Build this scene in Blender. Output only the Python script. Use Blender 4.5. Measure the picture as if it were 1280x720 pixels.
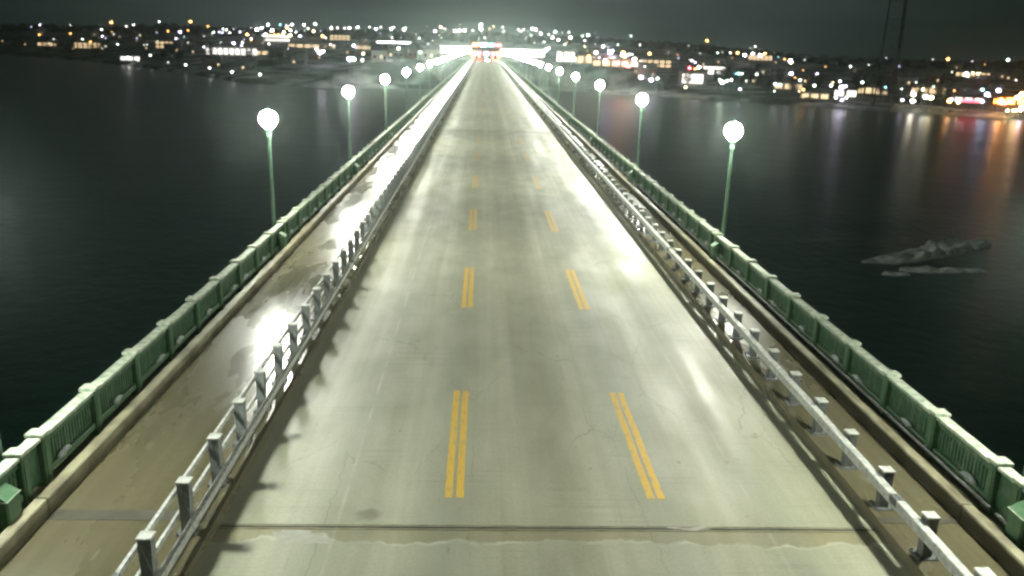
import bpy, bmesh, math, random
from mathutils import Vector, Matrix, noise as mnoise
random.seed(7)
R = math.radians
for o in list(bpy.data.objects): bpy.data.objects.remove(o)
scene = bpy.context.scene

# ------------------------------------------------------------------ camera
CAM_Z = 8.047
RIGHT = Vector((0.99915, -0.03119, 0.02683)).normalized()
UP = Vector((-0.01713, 0.27751, 0.96057)).normalized()
FWD = Vector((0.03741, 0.96022, -0.27674)).normalized()
F_PX = 1050.0
cd = bpy.data.cameras.new('camera'); cam = bpy.data.objects.new('camera', cd)
scene.collection.objects.link(cam)
mw = Matrix.Identity(4)
for i in range(3):
    mw[i][0] = RIGHT[i]; mw[i][1] = UP[i]; mw[i][2] = -FWD[i]
mw.translation = (0, 0, CAM_Z)
cam.matrix_world = mw
cd.sensor_width = 36; cd.lens = F_PX / 1280 * 36
cd.clip_start = 0.1; cd.clip_end = 12000
cd.dof.use_dof = True; cd.dof.focus_distance = 16.0
cd.dof.aperture_fstop = (cd.lens / 1000) / 0.034          # lens opening of 34 mm
scene.camera = cam
scene.cycles.filter_width = 2.4
scene.cycles.use_denoising = True
scene.cycles.use_light_tree = True
scene.cycles.max_bounces = 5
scene.cycles.volume_bounces = 0
scene.cycles.sample_clamp_indirect = 6.0
scene.view_settings.view_transform = 'Standard'
scene.view_settings.look = 'None'
scene.view_settings.exposure = 0.0
scene.view_settings.gamma = 1.0

# ------------------------------------------------------------------ night sky: city glow behind the bridge end
world = bpy.data.worlds.new('World'); scene.world = world; world.use_nodes = True
nt = world.node_tree; nt.nodes.clear()
def N(t, kind, **kw):
    n = t.nodes.new(kind)
    for k, v in kw.items():
        if k.startswith('i_'):
            key = k[2:]
            n.inputs[int(key) if key.isdigit() else key.replace('_', ' ')].default_value = v
        else: setattr(n, k, v)
    return n
tc = N(nt, 'ShaderNodeTexCoord')
dot = N(nt, 'ShaderNodeVectorMath', operation='DOT_PRODUCT'); dot.inputs[1].default_value = (-0.02, 1.0, 0.04)
nt.links.new(tc.outputs['Generated'], dot.inputs[0])
ramp = N(nt, 'ShaderNodeValToRGB')
cr = ramp.color_ramp
cr.elements[0].position = 0.0; cr.elements[0].color = (0.005, 0.0095, 0.007, 1)
cr.elements[1].position = 1.0; cr.elements[1].color = (0.064, 0.085, 0.086, 1)
for p, c in ((0.78, (0.009, 0.0165, 0.0125, 1)), (0.87, (0.017, 0.029, 0.0235, 1)), (0.93, (0.040, 0.060, 0.054, 1)), (0.97, (0.062, 0.083, 0.083, 1))):
    e = cr.elements.new(p); e.color = c
nt.links.new(dot.outputs['Value'], ramp.inputs[0])
mp = N(nt, 'ShaderNodeMapping'); mp.inputs['Scale'].default_value = (2.0, 2.0, 9.0)
nt.links.new(tc.outputs['Generated'], mp.inputs[0])
nz = N(nt, 'ShaderNodeTexNoise', i_Scale=1.6, i_Detail=3.0)
nt.links.new(mp.outputs[0], nz.inputs['Vector'])
mr = N(nt, 'ShaderNodeMapRange', i_1=0.3, i_2=0.7, i_3=0.86, i_4=1.14)
nt.links.new(nz.outputs[0], mr.inputs[0])
mul = N(nt, 'ShaderNodeVectorMath', operation='SCALE')
nt.links.new(ramp.outputs[0], mul.inputs[0]); nt.links.new(mr.outputs[0], mul.inputs['Scale'])
bg = N(nt, 'ShaderNodeBackground', i_Strength=0.80)
nt.links.new(mul.outputs[0], bg.inputs[0])
wo = N(nt, 'ShaderNodeOutputWorld'); nt.links.new(bg.outputs[0], wo.inputs[0])

LAMP_POWER = 750.0       # emission strength of the globes
HAZE_DENSITY = 0.0003

# ------------------------------------------------------------------ helpers
COL = scene.collection
def tag(o, label=None, cat=None, group=None, kind=None):
    if label: o['label'] = label
    if cat: o['category'] = cat
    if group: o['group'] = group
    if kind: o['kind'] = kind
    return o
def empty(name, loc=(0, 0, 0), rz=0.0):
    o = bpy.data.objects.new(name, None); COL.objects.link(o)
    o.empty_display_size = 0.2
    o.location = loc; o.rotation_euler = (0, 0, rz); return o
def copy_tree(o, parent=None):
    c = o.copy(); COL.objects.link(c)
    if parent: c.parent = parent
    for ch in o.children: copy_tree(ch, c)
    return c
class MB:
    """collects shapes and links them as one mesh object"""
    def __init__(s): s.v = []; s.f = []; s.m = []; s.sm = []
    def add(s, vs, fs, mi=0, smooth=False):
        b = len(s.v); s.v += [tuple(v) for v in vs]
        for f in fs: s.f.append(tuple(b + i for i in f)); s.m.append(mi); s.sm.append(smooth)
    def box(s, x0, x1, y0, y1, z0, z1, mi=0):
        vs = [(x0,y0,z0),(x1,y0,z0),(x1,y1,z0),(x0,y1,z0),(x0,y0,z1),(x1,y0,z1),(x1,y1,z1),(x0,y1,z1)]
        s.add(vs, [(3,2,1,0),(4,5,6,7),(0,1,5,4),(1,2,6,5),(2,3,7,6),(3,0,4,7)], mi)
    def bevbox(s, x0, x1, y0, y1, z0, z1, b, mi=0):
        # box with bevelled upper edges and vertical corners
        def ring(i, z):
            a, c, d, e = x0+i, x1-i, y0+i, y1-i
            return [(a+b,d,z),(c-b,d,z),(c,d+b,z),(c,e-b,z),(c-b,e,z),(a+b,e,z),(a,e-b,z),(a,d+b,z)]
        vs = ring(0, z0) + ring(0, z1-b) + ring(b*.7, z1)
        fs = []
        for k in range(2):
            for i in range(8): fs.append((k*8+i, k*8+(i+1)%8, k*8+8+(i+1)%8, k*8+8+i))
        fs.append(tuple(range(16, 24))); fs.append(tuple(range(7, -1, -1)))
        s.add(vs, fs, mi)
    def tube(s, p0, p1, r0, r1=None, n=10, mi=0, caps=True, smooth=True):
        r1 = r0 if r1 is None else r1
        p0 = Vector(p0); p1 = Vector(p1); d = (p1-p0).normalized()
        a = d.orthogonal().normalized(); c = d.cross(a)
        vs = []
        for p, r in ((p0, r0), (p1, r1)):
            for i in range(n):
                t = 2*math.pi*i/n; vs.append(p + a*math.cos(t)*r + c*math.sin(t)*r)
        s.add(vs, [(i,(i+1)%n,n+(i+1)%n,n+i) for i in range(n)], mi, smooth)
        if caps: s.add(vs, [tuple(range(n-1,-1,-1)), tuple(range(n, 2*n))], mi)
    def lathe(s, prof, n=16, mi=0, at=(0,0,0)):
        vs = []
        for r, z in prof:
            for i in range(n):
                t = 2*math.pi*i/n; vs.append((at[0]+r*math.cos(t), at[1]+r*math.sin(t), at[2]+z))
        fs = []
        for k in range(len(prof)-1):
            for i in range(n): fs.append((k*n+i, k*n+(i+1)%n, k*n+n+(i+1)%n, k*n+n+i))
        s.add(vs, fs, mi, True)
        s.add(vs, [tuple(range(n-1,-1,-1)), tuple(range((len(prof)-1)*n, len(prof)*n))], mi)
    def prism(s, poly, x0, x1, mi=0):
        """poly of (y,z) extruded along x"""
        n = len(poly)
        vs = [(x0,y,z) for y,z in poly] + [(x1,y,z) for y,z in poly]
        fs = [(i,(i+1)%n,n+(i+1)%n,n+i) for i in range(n)] + [tuple(range(n-1,-1,-1)), tuple(range(n,2*n))]
        s.add(vs, fs, mi)
    def slab(s, poly, z0, z1, mi=0):
        n = len(poly)
        vs = [(x,y,z0) for x,y in poly] + [(x,y,z1) for x,y in poly]
        fs = [(i,(i+1)%n,n+(i+1)%n,n+i) for i in range(n)] + [tuple(range(n-1,-1,-1)), tuple(range(n,2*n))]
        s.add(vs, fs, mi)
    def ball(s, c, r, mi=0, n=10, k=6, sq=1.0):
        vs = [(c[0], c[1], c[2]-r*sq)]
        for j in range(1, k):
            a = -math.pi/2 + math.pi*j/k
            for i in range(n):
                t = 2*math.pi*i/n; vs.append((c[0]+r*math.cos(a)*math.cos(t), c[1]+r*math.cos(a)*math.sin(t), c[2]+r*sq*math.sin(a)))
        vs.append((c[0], c[1], c[2]+r*sq)); top = len(vs)-1
        fs = [(0, 1+(i+1)%n, 1+i) for i in range(n)]
        for j in range(k-2):
            for i in range(n): fs.append((1+j*n+i, 1+j*n+(i+1)%n, 1+j*n+n+(i+1)%n, 1+j*n+n+i))
        b = 1+(k-2)*n
        fs += [(b+i, b+(i+1)%n, top) for i in range(n)]
        s.add(vs, fs, mi, True)
    def mesh(s, name, mats):
        me = bpy.data.meshes.new(name)
        me.from_pydata(s.v, [], s.f)
        for m in (mats if isinstance(mats, (list, tuple)) else [mats]): me.materials.append(m)
        me.polygons.foreach_set('material_index', s.m)
        me.polygons.foreach_set('use_smooth', s.sm)
        me.update()
        bm = bmesh.new(); bm.from_mesh(me)
        bmesh.ops.recalc_face_normals(bm, faces=bm.faces)
        bm.to_mesh(me); bm.free()
        return me
    def build(s, name, mats, parent=None, loc=(0,0,0)):
        o = bpy.data.objects.new(name, s.mesh(name, mats)); COL.objects.link(o)
        o.location = loc
        if parent: o.parent = parent
        return o
def obj(name, me, parent=None, loc=(0,0,0), rz=0.0):
    o = bpy.data.objects.new(name, me); COL.objects.link(o); o.location = loc; o.rotation_euler = (0,0,rz)
    if parent: o.parent = parent
    return o
ORD = ['nearest','second','third','fourth','fifth','sixth','seventh','eighth','ninth','tenth','eleventh','twelfth','thirteenth',
       'fourteenth','fifteenth','sixteenth','seventeenth','eighteenth','nineteenth','twentieth','twenty-first','twenty-second',
       'twenty-third','twenty-fourth','twenty-fifth','twenty-sixth','twenty-seventh','twenty-eighth','twenty-ninth','thirtieth']

# ------------------------------------------------------------------ materials
def mat(name, c1, c2=None, rough=0.6, rough2=None, scale=(1,1,1), nscale=4.0, metal=0.0, bump=0.0, bscale=30.0, spec=0.5, detail=5.0, lo=.35, hi=.65):
    m = bpy.data.materials.new(name); m.use_nodes = True
    t = m.node_tree; p = t.nodes['Principled BSDF']
    p.inputs['Metallic'].default_value = metal; p.inputs['Specular IOR Level'].default_value = spec
    tcn = N(t, 'ShaderNodeTexCoord'); mpn = N(t, 'ShaderNodeMapping'); mpn.inputs['Scale'].default_value = scale
    t.links.new(tcn.outputs['Object'], mpn.inputs[0])
    nz = N(t, 'ShaderNodeTexNoise', i_Scale=nscale, i_Detail=detail); t.links.new(mpn.outputs[0], nz.inputs['Vector'])
    mrn = N(t, 'ShaderNodeMapRange', i_1=lo, i_2=hi); t.links.new(nz.outputs[0], mrn.inputs[0])
    mx = N(t, 'ShaderNodeMix', data_type='RGBA')
    mx.inputs[6].default_value = (*c1, 1); mx.inputs[7].default_value = (*(c2 or c1), 1)
    t.links.new(mrn.outputs[0], mx.inputs[0]); t.links.new(mx.outputs[2], p.inputs['Base Color'])
    if rough2 is None: p.inputs['Roughness'].default_value = rough
    else:
        m2 = N(t, 'ShaderNodeMapRange', i_1=lo, i_2=hi, i_3=rough, i_4=rough2)
        t.links.new(nz.outputs[0], m2.inputs[0]); t.links.new(m2.outputs[0], p.inputs['Roughness'])
    if bump:
        nb = N(t, 'ShaderNodeTexNoise', i_Scale=bscale, i_Detail=4.0); t.links.new(mpn.outputs[0], nb.inputs['Vector'])
        b = N(t, 'ShaderNodeBump', i_Strength=bump, i_Distance=0.02)
        t.links.new(nb.outputs[0], b.inputs['Height']); t.links.new(b.outputs[0], p.inputs['Normal'])
    return m
def emis(name, col, strength, base=(.8,.8,.8)):
    m = bpy.data.materials.new(name); m.use_nodes = True
    p = m.node_tree.nodes['Principled BSDF']
    p.inputs['Base Color'].default_value = (*base, 1)
    p.inputs['Emission Color'].default_value = (*col, 1); p.inputs['Emission Strength'].default_value = strength
    return m

def road_material():
    m = bpy.data.materials.new('wet_concrete_road'); m.use_nodes = True
    t = m.node_tree; L = t.links.new; p = t.nodes['Principled BSDF']
    tcn = N(t, 'ShaderNodeTexCoord'); O_ = tcn.outputs['Object']
    def noise(scale, detail, vs, rough=.55):
        mp_ = N(t, 'ShaderNodeMapping'); mp_.inputs['Scale'].default_value = vs; L(O_, mp_.inputs[0])
        n = N(t, 'ShaderNodeTexNoise', i_Scale=scale, i_Detail=detail, i_Roughness=rough); L(mp_.outputs[0], n.inputs['Vector']); return n.outputs[0]
    def mrange(src, a, b, c, d):
        n = N(t, 'ShaderNodeMapRange', i_1=a, i_2=b, i_3=c, i_4=d); L(src, n.inputs[0]); return n.outputs[0]
    def math_(op, a, b):
        n = N(t, 'ShaderNodeMath', operation=op)
        for i, s in enumerate((a, b)):
            if isinstance(s, (int, float)): n.inputs[i].default_value = s
            else: L(s, n.inputs[i])
        return n.outputs[0]
    streak = noise(1.0, 5.0, (1.5, .035, 1))        # long streaks drawn out by tyres
    fine = noise(1.0, 6.0, (5.0, .12, 1))
    blot = noise(.9, 6.0, (1, .45, 1))
    grain = noise(18.0, 4.0, (1, 1, 1))
    sep = N(t, 'ShaderNodeSeparateXYZ'); L(O_, sep.inputs[0]); X = sep.outputs['X']
    # wheel paths, two to a lane (lane pitch 3.82 m)
    ph = math_('MULTIPLY', math_('SUBTRACT', X, 1.43), 2*math.pi/1.91)
    wheel = mrange(math_('COSINE', ph, 0.0), -1, 1, 0, 1)
    # brownish oil strip down the middle of the centre lane
    cen = math_('ABSOLUTE', math_('SUBTRACT', X, 1.35), 0.0)
    oil = mrange(cen, .35, 1.9, 1, 0)
    base = N(t, 'ShaderNodeMix', data_type='RGBA')
    base.inputs[6].default_value = (.330, .332, .222, 1); base.inputs[7].default_value = (.492, .500, .360, 1)
    L(mrange(math_('ADD', math_('MULTIPLY', streak, .65), math_('MULTIPLY', blot, .35)), .36, .62, 0, 1), base.inputs[0])
    b2 = N(t, 'ShaderNodeMix', data_type='RGBA', blend_type='MULTIPLY'); L(base.outputs[2], b2.inputs[6])
    b2.inputs[7].default_value = (.80, .70, .60, 1); L(math_('MULTIPLY', oil, mrange(fine, .3, .7, .05, .45)), b2.inputs[0])
    b3 = N(t, 'ShaderNodeMix', data_type='RGBA', blend_type='MULTIPLY'); L(b2.outputs[2], b3.inputs[6])
    b3.inputs[7].default_value = (.86, .86, .86, 1); L(mrange(grain, .35, .7, 0, 1), b3.inputs[0])
    b4 = N(t, 'ShaderNodeMix', data_type='RGBA', blend_type='MULTIPLY'); L(b3.outputs[2], b4.inputs[6])
    b4.inputs[7].default_value = (.68, .70, .70, 1); L(math_('MULTIPLY', wheel, mrange(streak, .35, .65, 0, 1)), b4.inputs[0])
    # damp brownish band with an uneven edge along the near side of the joint
    Yc = sep.outputs['Y']
    edge = math_('ADD', math_('SUBTRACT', Yc, 12.42), mrange(noise(1.3, 5.0, (1, .6, 1)), .3, .7, -.16, .16))
    damp = math_('MULTIPLY', mrange(edge, 0, .05, 0, 1), mrange(Yc, 12.83, 12.86, 1, 0))
    b5 = N(t, 'ShaderNodeMix', data_type='RGBA', blend_type='MULTIPLY'); L(b4.outputs[2], b5.inputs[6])
    b5.inputs[7].default_value = (.74, .68, .55, 1); L(math_('MULTIPLY', damp, mrange(blot, .3, .6, .4, 1)), b5.inputs[0])
    # salt line left at the edge of the damp band, and pale seams between the pours
    rim = math_('MULTIPLY', mrange(math_('ABSOLUTE', edge, 0.0), .0, .06, .50, 0), mrange(noise(1.1, 5.0, (1, 1, 1)), .44, .62, .05, 1))
    seam = math_('ADD', mrange(math_('ABSOLUTE', math_('SUBTRACT', X, -2.42), 0.0), .012, .05, .30, 0), mrange(math_('ABSOLUTE', math_('SUBTRACT', X, 5.1), 0.0), .012, .05, .16, 0))
    seam = math_('MULTIPLY', seam, mrange(noise(1.4, 5.0, (.3, .5, 1)), .42, .62, .0, 1))
    b6 = N(t, 'ShaderNodeMix', data_type='RGBA'); L(b5.outputs[2], b6.inputs[6]); b6.inputs[7].default_value = (.66, .66, .54, 1)
    L(math_('ADD', rim, seam), b6.inputs[0])
    # hairline cracks and old drips
    mpv = N(t, 'ShaderNodeMapping'); mpv.inputs['Scale'].default_value = (.55, .17, 1)
    wob = N(t, 'ShaderNodeMix', data_type='RGBA', blend_type='LINEAR_LIGHT'); wob.inputs[0].default_value = .06
    nn = N(t, 'ShaderNodeTexNoise', i_Scale=2.5, i_Detail=5.0); L(O_, nn.inputs['Vector'])
    L(O_, mpv.inputs[0]); L(mpv.outputs[0], wob.inputs[6]); L(nn.outputs['Color'], wob.inputs[7])
    vo = N(t, 'ShaderNodeTexVoronoi', feature='DISTANCE_TO_EDGE', i_Scale=1.0); L(wob.outputs[2], vo.inputs['Vector'])
    crack = math_('MULTIPLY', mrange(vo.outputs['Distance'], .0, .006, 1, 0), mrange(noise(.5, 2.0, (1, .5, 1)), .48, .56, 0, .55))
    drip = mrange(noise(5.0, 2.0, (1, .5, 1)), .70, .76, 0, .45)
    tine = math_('MULTIPLY', mrange(noise(1.0, 2.0, (.22, 14, 1)), .52, .68, 0, .30), mrange(noise(.8, 3.0, (1, .8, 1)), .48, .62, 0, 1))
    sx = math_('DIVIDE', math_('SUBTRACT', X, -1.92), .26); sy = math_('DIVIDE', math_('SUBTRACT', Yc, 13.25), .20)
    rad = math_('ADD', math_('ADD', math_('MULTIPLY', sx, sx), math_('MULTIPLY', sy, sy)), mrange(noise(4.0, 4.0, (1, 1, 1)), .3, .7, -.5, .5))
    spot = mrange(rad, .15, 1.3, .62, 0)
    drip = math_('MAXIMUM', drip, spot)
    b7 = N(t, 'ShaderNodeMix', data_type='RGBA', blend_type='MULTIPLY'); L(b6.outputs[2], b7.inputs[6]); b7.inputs[7].default_value = (.42, .40, .34, 1)
    L(math_('MAXIMUM', math_('MAXIMUM', crack, drip), tine), b7.inputs[0])
    L(b7.outputs[2], p.inputs['Base Color'])
    # wetter, glossier in the outer lanes; rough and salted in the middle one
    wet = math_('ADD', mrange(streak, .35, .66, .59, .45), math_('MULTIPLY', oil, .10))
    wet = math_('ADD', wet, mrange(fine, .35, .65, .06, -.05))
    wet = math_('ADD', wet, mrange(blot, .38, .62, .05, -.06))
    L(wet, p.inputs['Roughness'])
    p.inputs['Specular IOR Level'].default_value = .8
    bp = N(t, 'ShaderNodeBump', i_Strength=.22, i_Distance=.012); L(grain, bp.inputs['Height']); L(bp.outputs[0], p.inputs['Normal'])
    return m
def walk_material():
    m = bpy.data.materials.new('wet_walkway'); m.use_nodes = True
    t = m.node_tree; L = t.links.new; p = t.nodes['Principled BSDF']
    tcn = N(t, 'ShaderNodeTexCoord')
    mp_ = N(t, 'ShaderNodeMapping'); mp_.inputs['Scale'].default_value = (1, .30, 1); L(tcn.outputs['Object'], mp_.inputs[0])
    n = N(t, 'ShaderNodeTexNoise', i_Scale=.8, i_Detail=5.0, i_Roughness=.55); L(mp_.outputs[0], n.inputs['Vector'])
    n2 = N(t, 'ShaderNodeTexNoise', i_Scale=6.0, i_Detail=6.0); L(tcn.outputs['Object'], n2.inputs['Vector'])
    pud = N(t, 'ShaderNodeMapRange', i_1=.33, i_2=.64); L(n.outputs[0], pud.inputs[0])
    mx = N(t, 'ShaderNodeMix', data_type='RGBA'); mx.inputs[6].default_value = (.165, .150, .088, 1); mx.inputs[7].default_value = (.125, .114, .066, 1)
    L(n2.outputs[0], mx.inputs[0]); L(mx.outputs[2], p.inputs['Base Color'])
    mps = N(t, 'ShaderNodeMapping'); mps.inputs['Scale'].default_value = (3.5, .12, 1); L(tcn.outputs['Object'], mps.inputs[0])
    n3 = N(t, 'ShaderNodeTexNoise', i_Scale=1.0, i_Detail=6.0); L(mps.outputs[0], n3.inputs['Vector'])
    st = N(t, 'ShaderNodeMapRange', i_1=.38, i_2=.64, i_3=.45, i_4=0.0); L(n3.outputs[0], st.inputs[0])
    n4 = N(t, 'ShaderNodeTexNoise', i_Scale=22.0, i_Detail=3.0); L(tcn.outputs['Object'], n4.inputs['Vector'])
    gr = N(t, 'ShaderNodeMapRange', i_1=.58, i_2=.70, i_3=0.0, i_4=.35); L(n4.outputs[0], gr.inputs[0])
    mxa = N(t, 'ShaderNodeMath', operation='MAXIMUM'); L(st.outputs[0], mxa.inputs[0]); L(gr.outputs[0], mxa.inputs[1])
    mx2 = N(t, 'ShaderNodeMix', data_type='RGBA', blend_type='MULTIPLY'); mx2.inputs[7].default_value = (.45, .42, .34, 1)
    L(mxa.outputs[0], mx2.inputs[0]); L(mx.outputs[2], mx2.inputs[6]); L(mx2.outputs[2], p.inputs['Base Color'])
    rr = N(t, 'ShaderNodeMapRange', i_3=.40, i_4=.17); L(pud.outputs[0], rr.inputs[0])
    L(rr.outputs[0], p.inputs['Roughness'])
    p.inputs['Specular IOR Level'].default_value = .7
    b = N(t, 'ShaderNodeBump', i_Strength=.12, i_Distance=.01); L(n2.outputs[0], b.inputs['Height']); L(b.outputs[0], p.inputs['Normal'])
    return m
def water_material():
    m = bpy.data.materials.new('river_water'); m.use_nodes = True
    t = m.node_tree; L = t.links.new; p = t.nodes['Principled BSDF']
    p.inputs['Base Color'].default_value = (.013, .042, .029, 1); p.inputs['Roughness'].default_value = .30
    p.inputs['IOR'].default_value = 1.33
    tcn = N(t, 'ShaderNodeTexCoord')
    n = N(t, 'ShaderNodeTexNoise', i_Scale=.55, i_Detail=3.0); L(tcn.outputs['Object'], n.inputs['Vector'])
    n2 = N(t, 'ShaderNodeTexNoise', i_Scale=.05, i_Detail=3.0); L(tcn.outputs['Object'], n2.inputs['Vector'])
    a = N(t, 'ShaderNodeMath', operation='MULTIPLY_ADD'); L(n2.outputs[0], a.inputs[0]); a.inputs[1].default_value = 3.0; L(n.outputs[0], a.inputs[2])
    b = N(t, 'ShaderNodeBump', i_Strength=.35, i_Distance=.35); L(a.outputs[0], b.inputs['Height']); L(b.outputs[0], p.inputs['Normal'])
    return m
def paint_material():
    m = bpy.data.materials.new('worn_yellow_paint'); m.use_nodes = True
    t = m.node_tree; L = t.links.new; p = t.nodes['Principled BSDF']
    tcn = N(t, 'ShaderNodeTexCoord'); mp_ = N(t, 'ShaderNodeMapping'); mp_.inputs['Scale'].default_value = (6, 1.2, 1); L(tcn.outputs['Object'], mp_.inputs[0])
    n = N(t, 'ShaderNodeTexNoise', i_Scale=2.2, i_Detail=7.0, i_Roughness=.6); L(mp_.outputs[0], n.inputs['Vector'])
    mrn = N(t, 'ShaderNodeMapRange', i_1=.51, i_2=.76); L(n.outputs[0], mrn.inputs[0])
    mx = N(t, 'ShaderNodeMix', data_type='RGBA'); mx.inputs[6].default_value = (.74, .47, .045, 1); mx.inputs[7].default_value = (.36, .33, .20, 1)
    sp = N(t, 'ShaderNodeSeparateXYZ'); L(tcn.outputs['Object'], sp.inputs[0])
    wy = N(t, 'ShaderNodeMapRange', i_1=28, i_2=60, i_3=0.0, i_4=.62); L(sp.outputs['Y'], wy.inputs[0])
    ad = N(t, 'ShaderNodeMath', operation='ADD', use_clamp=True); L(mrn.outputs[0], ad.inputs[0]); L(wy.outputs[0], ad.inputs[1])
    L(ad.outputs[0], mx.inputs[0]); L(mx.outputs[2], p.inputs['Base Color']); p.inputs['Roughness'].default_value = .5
    return m

M = {}
M['road'] = road_material(); M['walk'] = walk_material(); M['water'] = water_material(); M['paint'] = paint_material()
M['kerb'] = mat('kerb_concrete', (.32,.30,.19), (.14,.125,.08), .6, .42, (1,.55,.4), 2.6, bump=.2, detail=8.0, lo=.38, hi=.66)
M['kerb_face_shade'] = mat('concrete_painted_shade', (.13,.115,.07), (.085,.075,.045), .5, .4, (1,.3,1), 2.5)  # right kerb face: its shade is put into this darker concrete colour
M['stain'] = mat('dark_stain', (.055,.052,.036), (.08,.075,.05), .55)
M['pale_patch'] = mat('pale_patch', (.46,.46,.39), (.38,.37,.29), .5, nscale=5)
M['dark'] = mat('dark_rubber', (.03,.03,.025), (.05,.05,.04), .6)
M['steel'] = mat('galvanised_steel', (.15,.163,.155), (.085,.095,.09), .5, .65, nscale=12, metal=.15, bump=.05)
M['pale_steel'] = mat('pale_galvanised_steel', (.27,.295,.285), (.17,.19,.185), .5, .65, nscale=12, metal=.1)
M['frosty_steel'] = mat('frosted_steel', (.62,.64,.58), (.38,.40,.37), .5, .65, nscale=10, metal=.1)
M['green'] = mat('green_paint', (.045,.130,.060), (.09,.165,.085), .42, .55, nscale=9, bump=.05)
M['green_panel'] = mat('green_panel_paint', (.036,.110,.050), (.13,.19,.125), .5, .6, (1,1,.6), 7.0, lo=.47, hi=.70, bump=.1)
M['green_pole'] = mat('green_pole_paint', (.085,.165,.105), (.10,.19,.12), .5)
M['frost'] = mat('frosted_green_cap', (.48,.53,.42), (.22,.30,.20), .6, .7, nscale=5, lo=.42, hi=.68, bump=.15)
M['ice'] = mat('grey_ice', (.42,.47,.45), (.28,.32,.31), .4, .6, nscale=8, bump=.3)
M['floe'] = mat('floating_ice', (.88,.90,.88), (.42,.46,.44), .5, .7, (1,1,1), .9, bump=.5, bscale=3, lo=.4, hi=.62)
M['globe'] = emis('lamp_globe_glass', (.97, 1.0, .87), LAMP_POWER, (.9,.9,.85))
M['snow_ground'] = mat('winter_ground', (.085,.095,.08), (.74,.76,.72), .85, nscale=.045, detail=8.0, lo=.45, hi=.68)
M['concrete_wall'] = mat('river_wall_concrete', (.40,.40,.34), (.28,.28,.24), .8, nscale=.4)
M['wood_dark'] = mat('bare_woodland', (.028,.032,.026), (.055,.06,.05), .9, nscale=.2)
M['bark'] = mat('bark', (.05,.045,.035), (.08,.07,.06), .9)
M['twig'] = mat('frosted_twigs', (.10,.105,.085), (.17,.18,.15), .9, nscale=.6)
M['asphalt'] = mat('plaza_asphalt', (.06,.06,.055), (.09,.09,.08), .35, .55, nscale=.3)
M['white_wall'] = mat('white_render', (.72,.70,.66), (.6,.58,.54), .8, nscale=.5)
M['grey_wall'] = mat('grey_siding', (.20,.20,.18), (.30,.29,.26), .8, nscale=.3)
M['brick'] = mat('brick_wall', (.22,.11,.08), (.28,.15,.11), .85, nscale=1.0)
M['roof'] = mat('dark_roof', (.05,.05,.05), (.10,.10,.10), .8, nscale=.4)
M['snow_roof'] = mat('snowy_roof', (.35,.36,.36), (.2,.2,.2), .8, nscale=.3)
M['mast'] = mat('dark_mast_steel', (.006,.008,.007), (.01,.012,.01), .9)
M['canopy'] = mat('canopy_fascia', (.7,.7,.68), (.6,.6,.58), .5)
M['lit_white'] = emis('lit_panel', (1.0, .97, .98), 4.0)
M['lit_soft'] = emis('lit_shopfront', (1.0, .92, .85), 2.6)
M['lit_strip'] = emis('lit_strip_white', (.95, .95, 1.0), 16.0)
M['window_glow'] = emis('warm_window', (1.0, .72, .40), 1.5)
M['sign_red'] = emis('red_sign', (1.0, .06, .10), 8.0)
M['sign_cyan'] = emis('cyan_sign', (.25, .9, 1.0), 7.0)
M['sign_orange'] = emis('orange_sign', (1.0, .30, .05), 16.0)
M['sign_white'] = emis('white_sign', (.85, .9, 1.0), 40.0)
M['tail'] = emis('tail_light', (1.0, .05, .02), 60.0)
M['head'] = emis('head_light', (1.0, .98, .92), 500.0)
M['car_dark'] = mat('dark_car_paint', (.03,.03,.035), (.035,.035,.04), .25)
M['car_silver'] = mat('silver_car_paint', (.45,.45,.46), (.42,.42,.43), .3, metal=.6)
M['glass'] = mat('car_glass', (.02,.02,.022), (.02,.02,.022), .08)
M['tyre'] = mat('tyre_rubber', (.02,.02,.02), (.025,.025,.025), .85)

# ------------------------------------------------------------------ lie of the land (radial about the camera's foot)
WZ = -16.0
SHORE = [(-1900,2100),(-1100,1500),(-534,978),(-377,823),(-237,642),(-136,487),(-87,459),(45,492),(105,450),(151,405),(226,351),(330,285),(460,190),(640,60)]
SH = sorted((math.atan2(x, y), math.hypot(x, y)) for x, y in SHORE)
def shore_r(a):
    if a <= SH[0][0]: return SH[0][1]
    for (a0, r0), (a1, r1) in zip(SH, SH[1:]):
        if a <= a1:
            u = (a-a0)/(a1-a0); return r0+(r1-r0)*u
    return SH[-1][1]
def lerp_tab(tab, x):
    if x <= tab[0][0]: return tab[0][1]
    for (a, b), (c, d) in zip(tab, tab[1:]):
        if x <= c: return b+(d-b)*(x-a)/(c-a)
    return tab[-1][1]
def smooth(a, b, x):
    t = min(1, max(0, (x-a)/(b-a))); return t*t*(3-2*t)
def terrain(x, y):
    a = math.atan2(x, y); r = math.hypot(x, y); d = r - shore_r(a)
    hill = 1 - smooth(.12, .42, a)                    # higher ground ahead and to the left
    h1 = -7 + 3*hill; h2 = -2 + 19*hill
    z = lerp_tab([(-12,-19),(0,-16.6),(5,-14.6),(40,-13),(260,h1),(800,h2),(1400,h2+2),(4000,h2+2)], d)
    px = 1 - smooth(55, 110, abs(x-8)); py = smooth(462, 476, y)*(1-smooth(620, 760, y))
    plaza = px*py
    z = z*(1-plaza) + (-.35)*plaza
    if d > 20: z += .8*mnoise.noise(Vector((x*.01, y*.01, 0)))*(1-plaza)
    return z
def ray_dir(px, py):
    return RIGHT*((px-640)/F_PX) + UP*((360-py)/F_PX) + FWD
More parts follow.
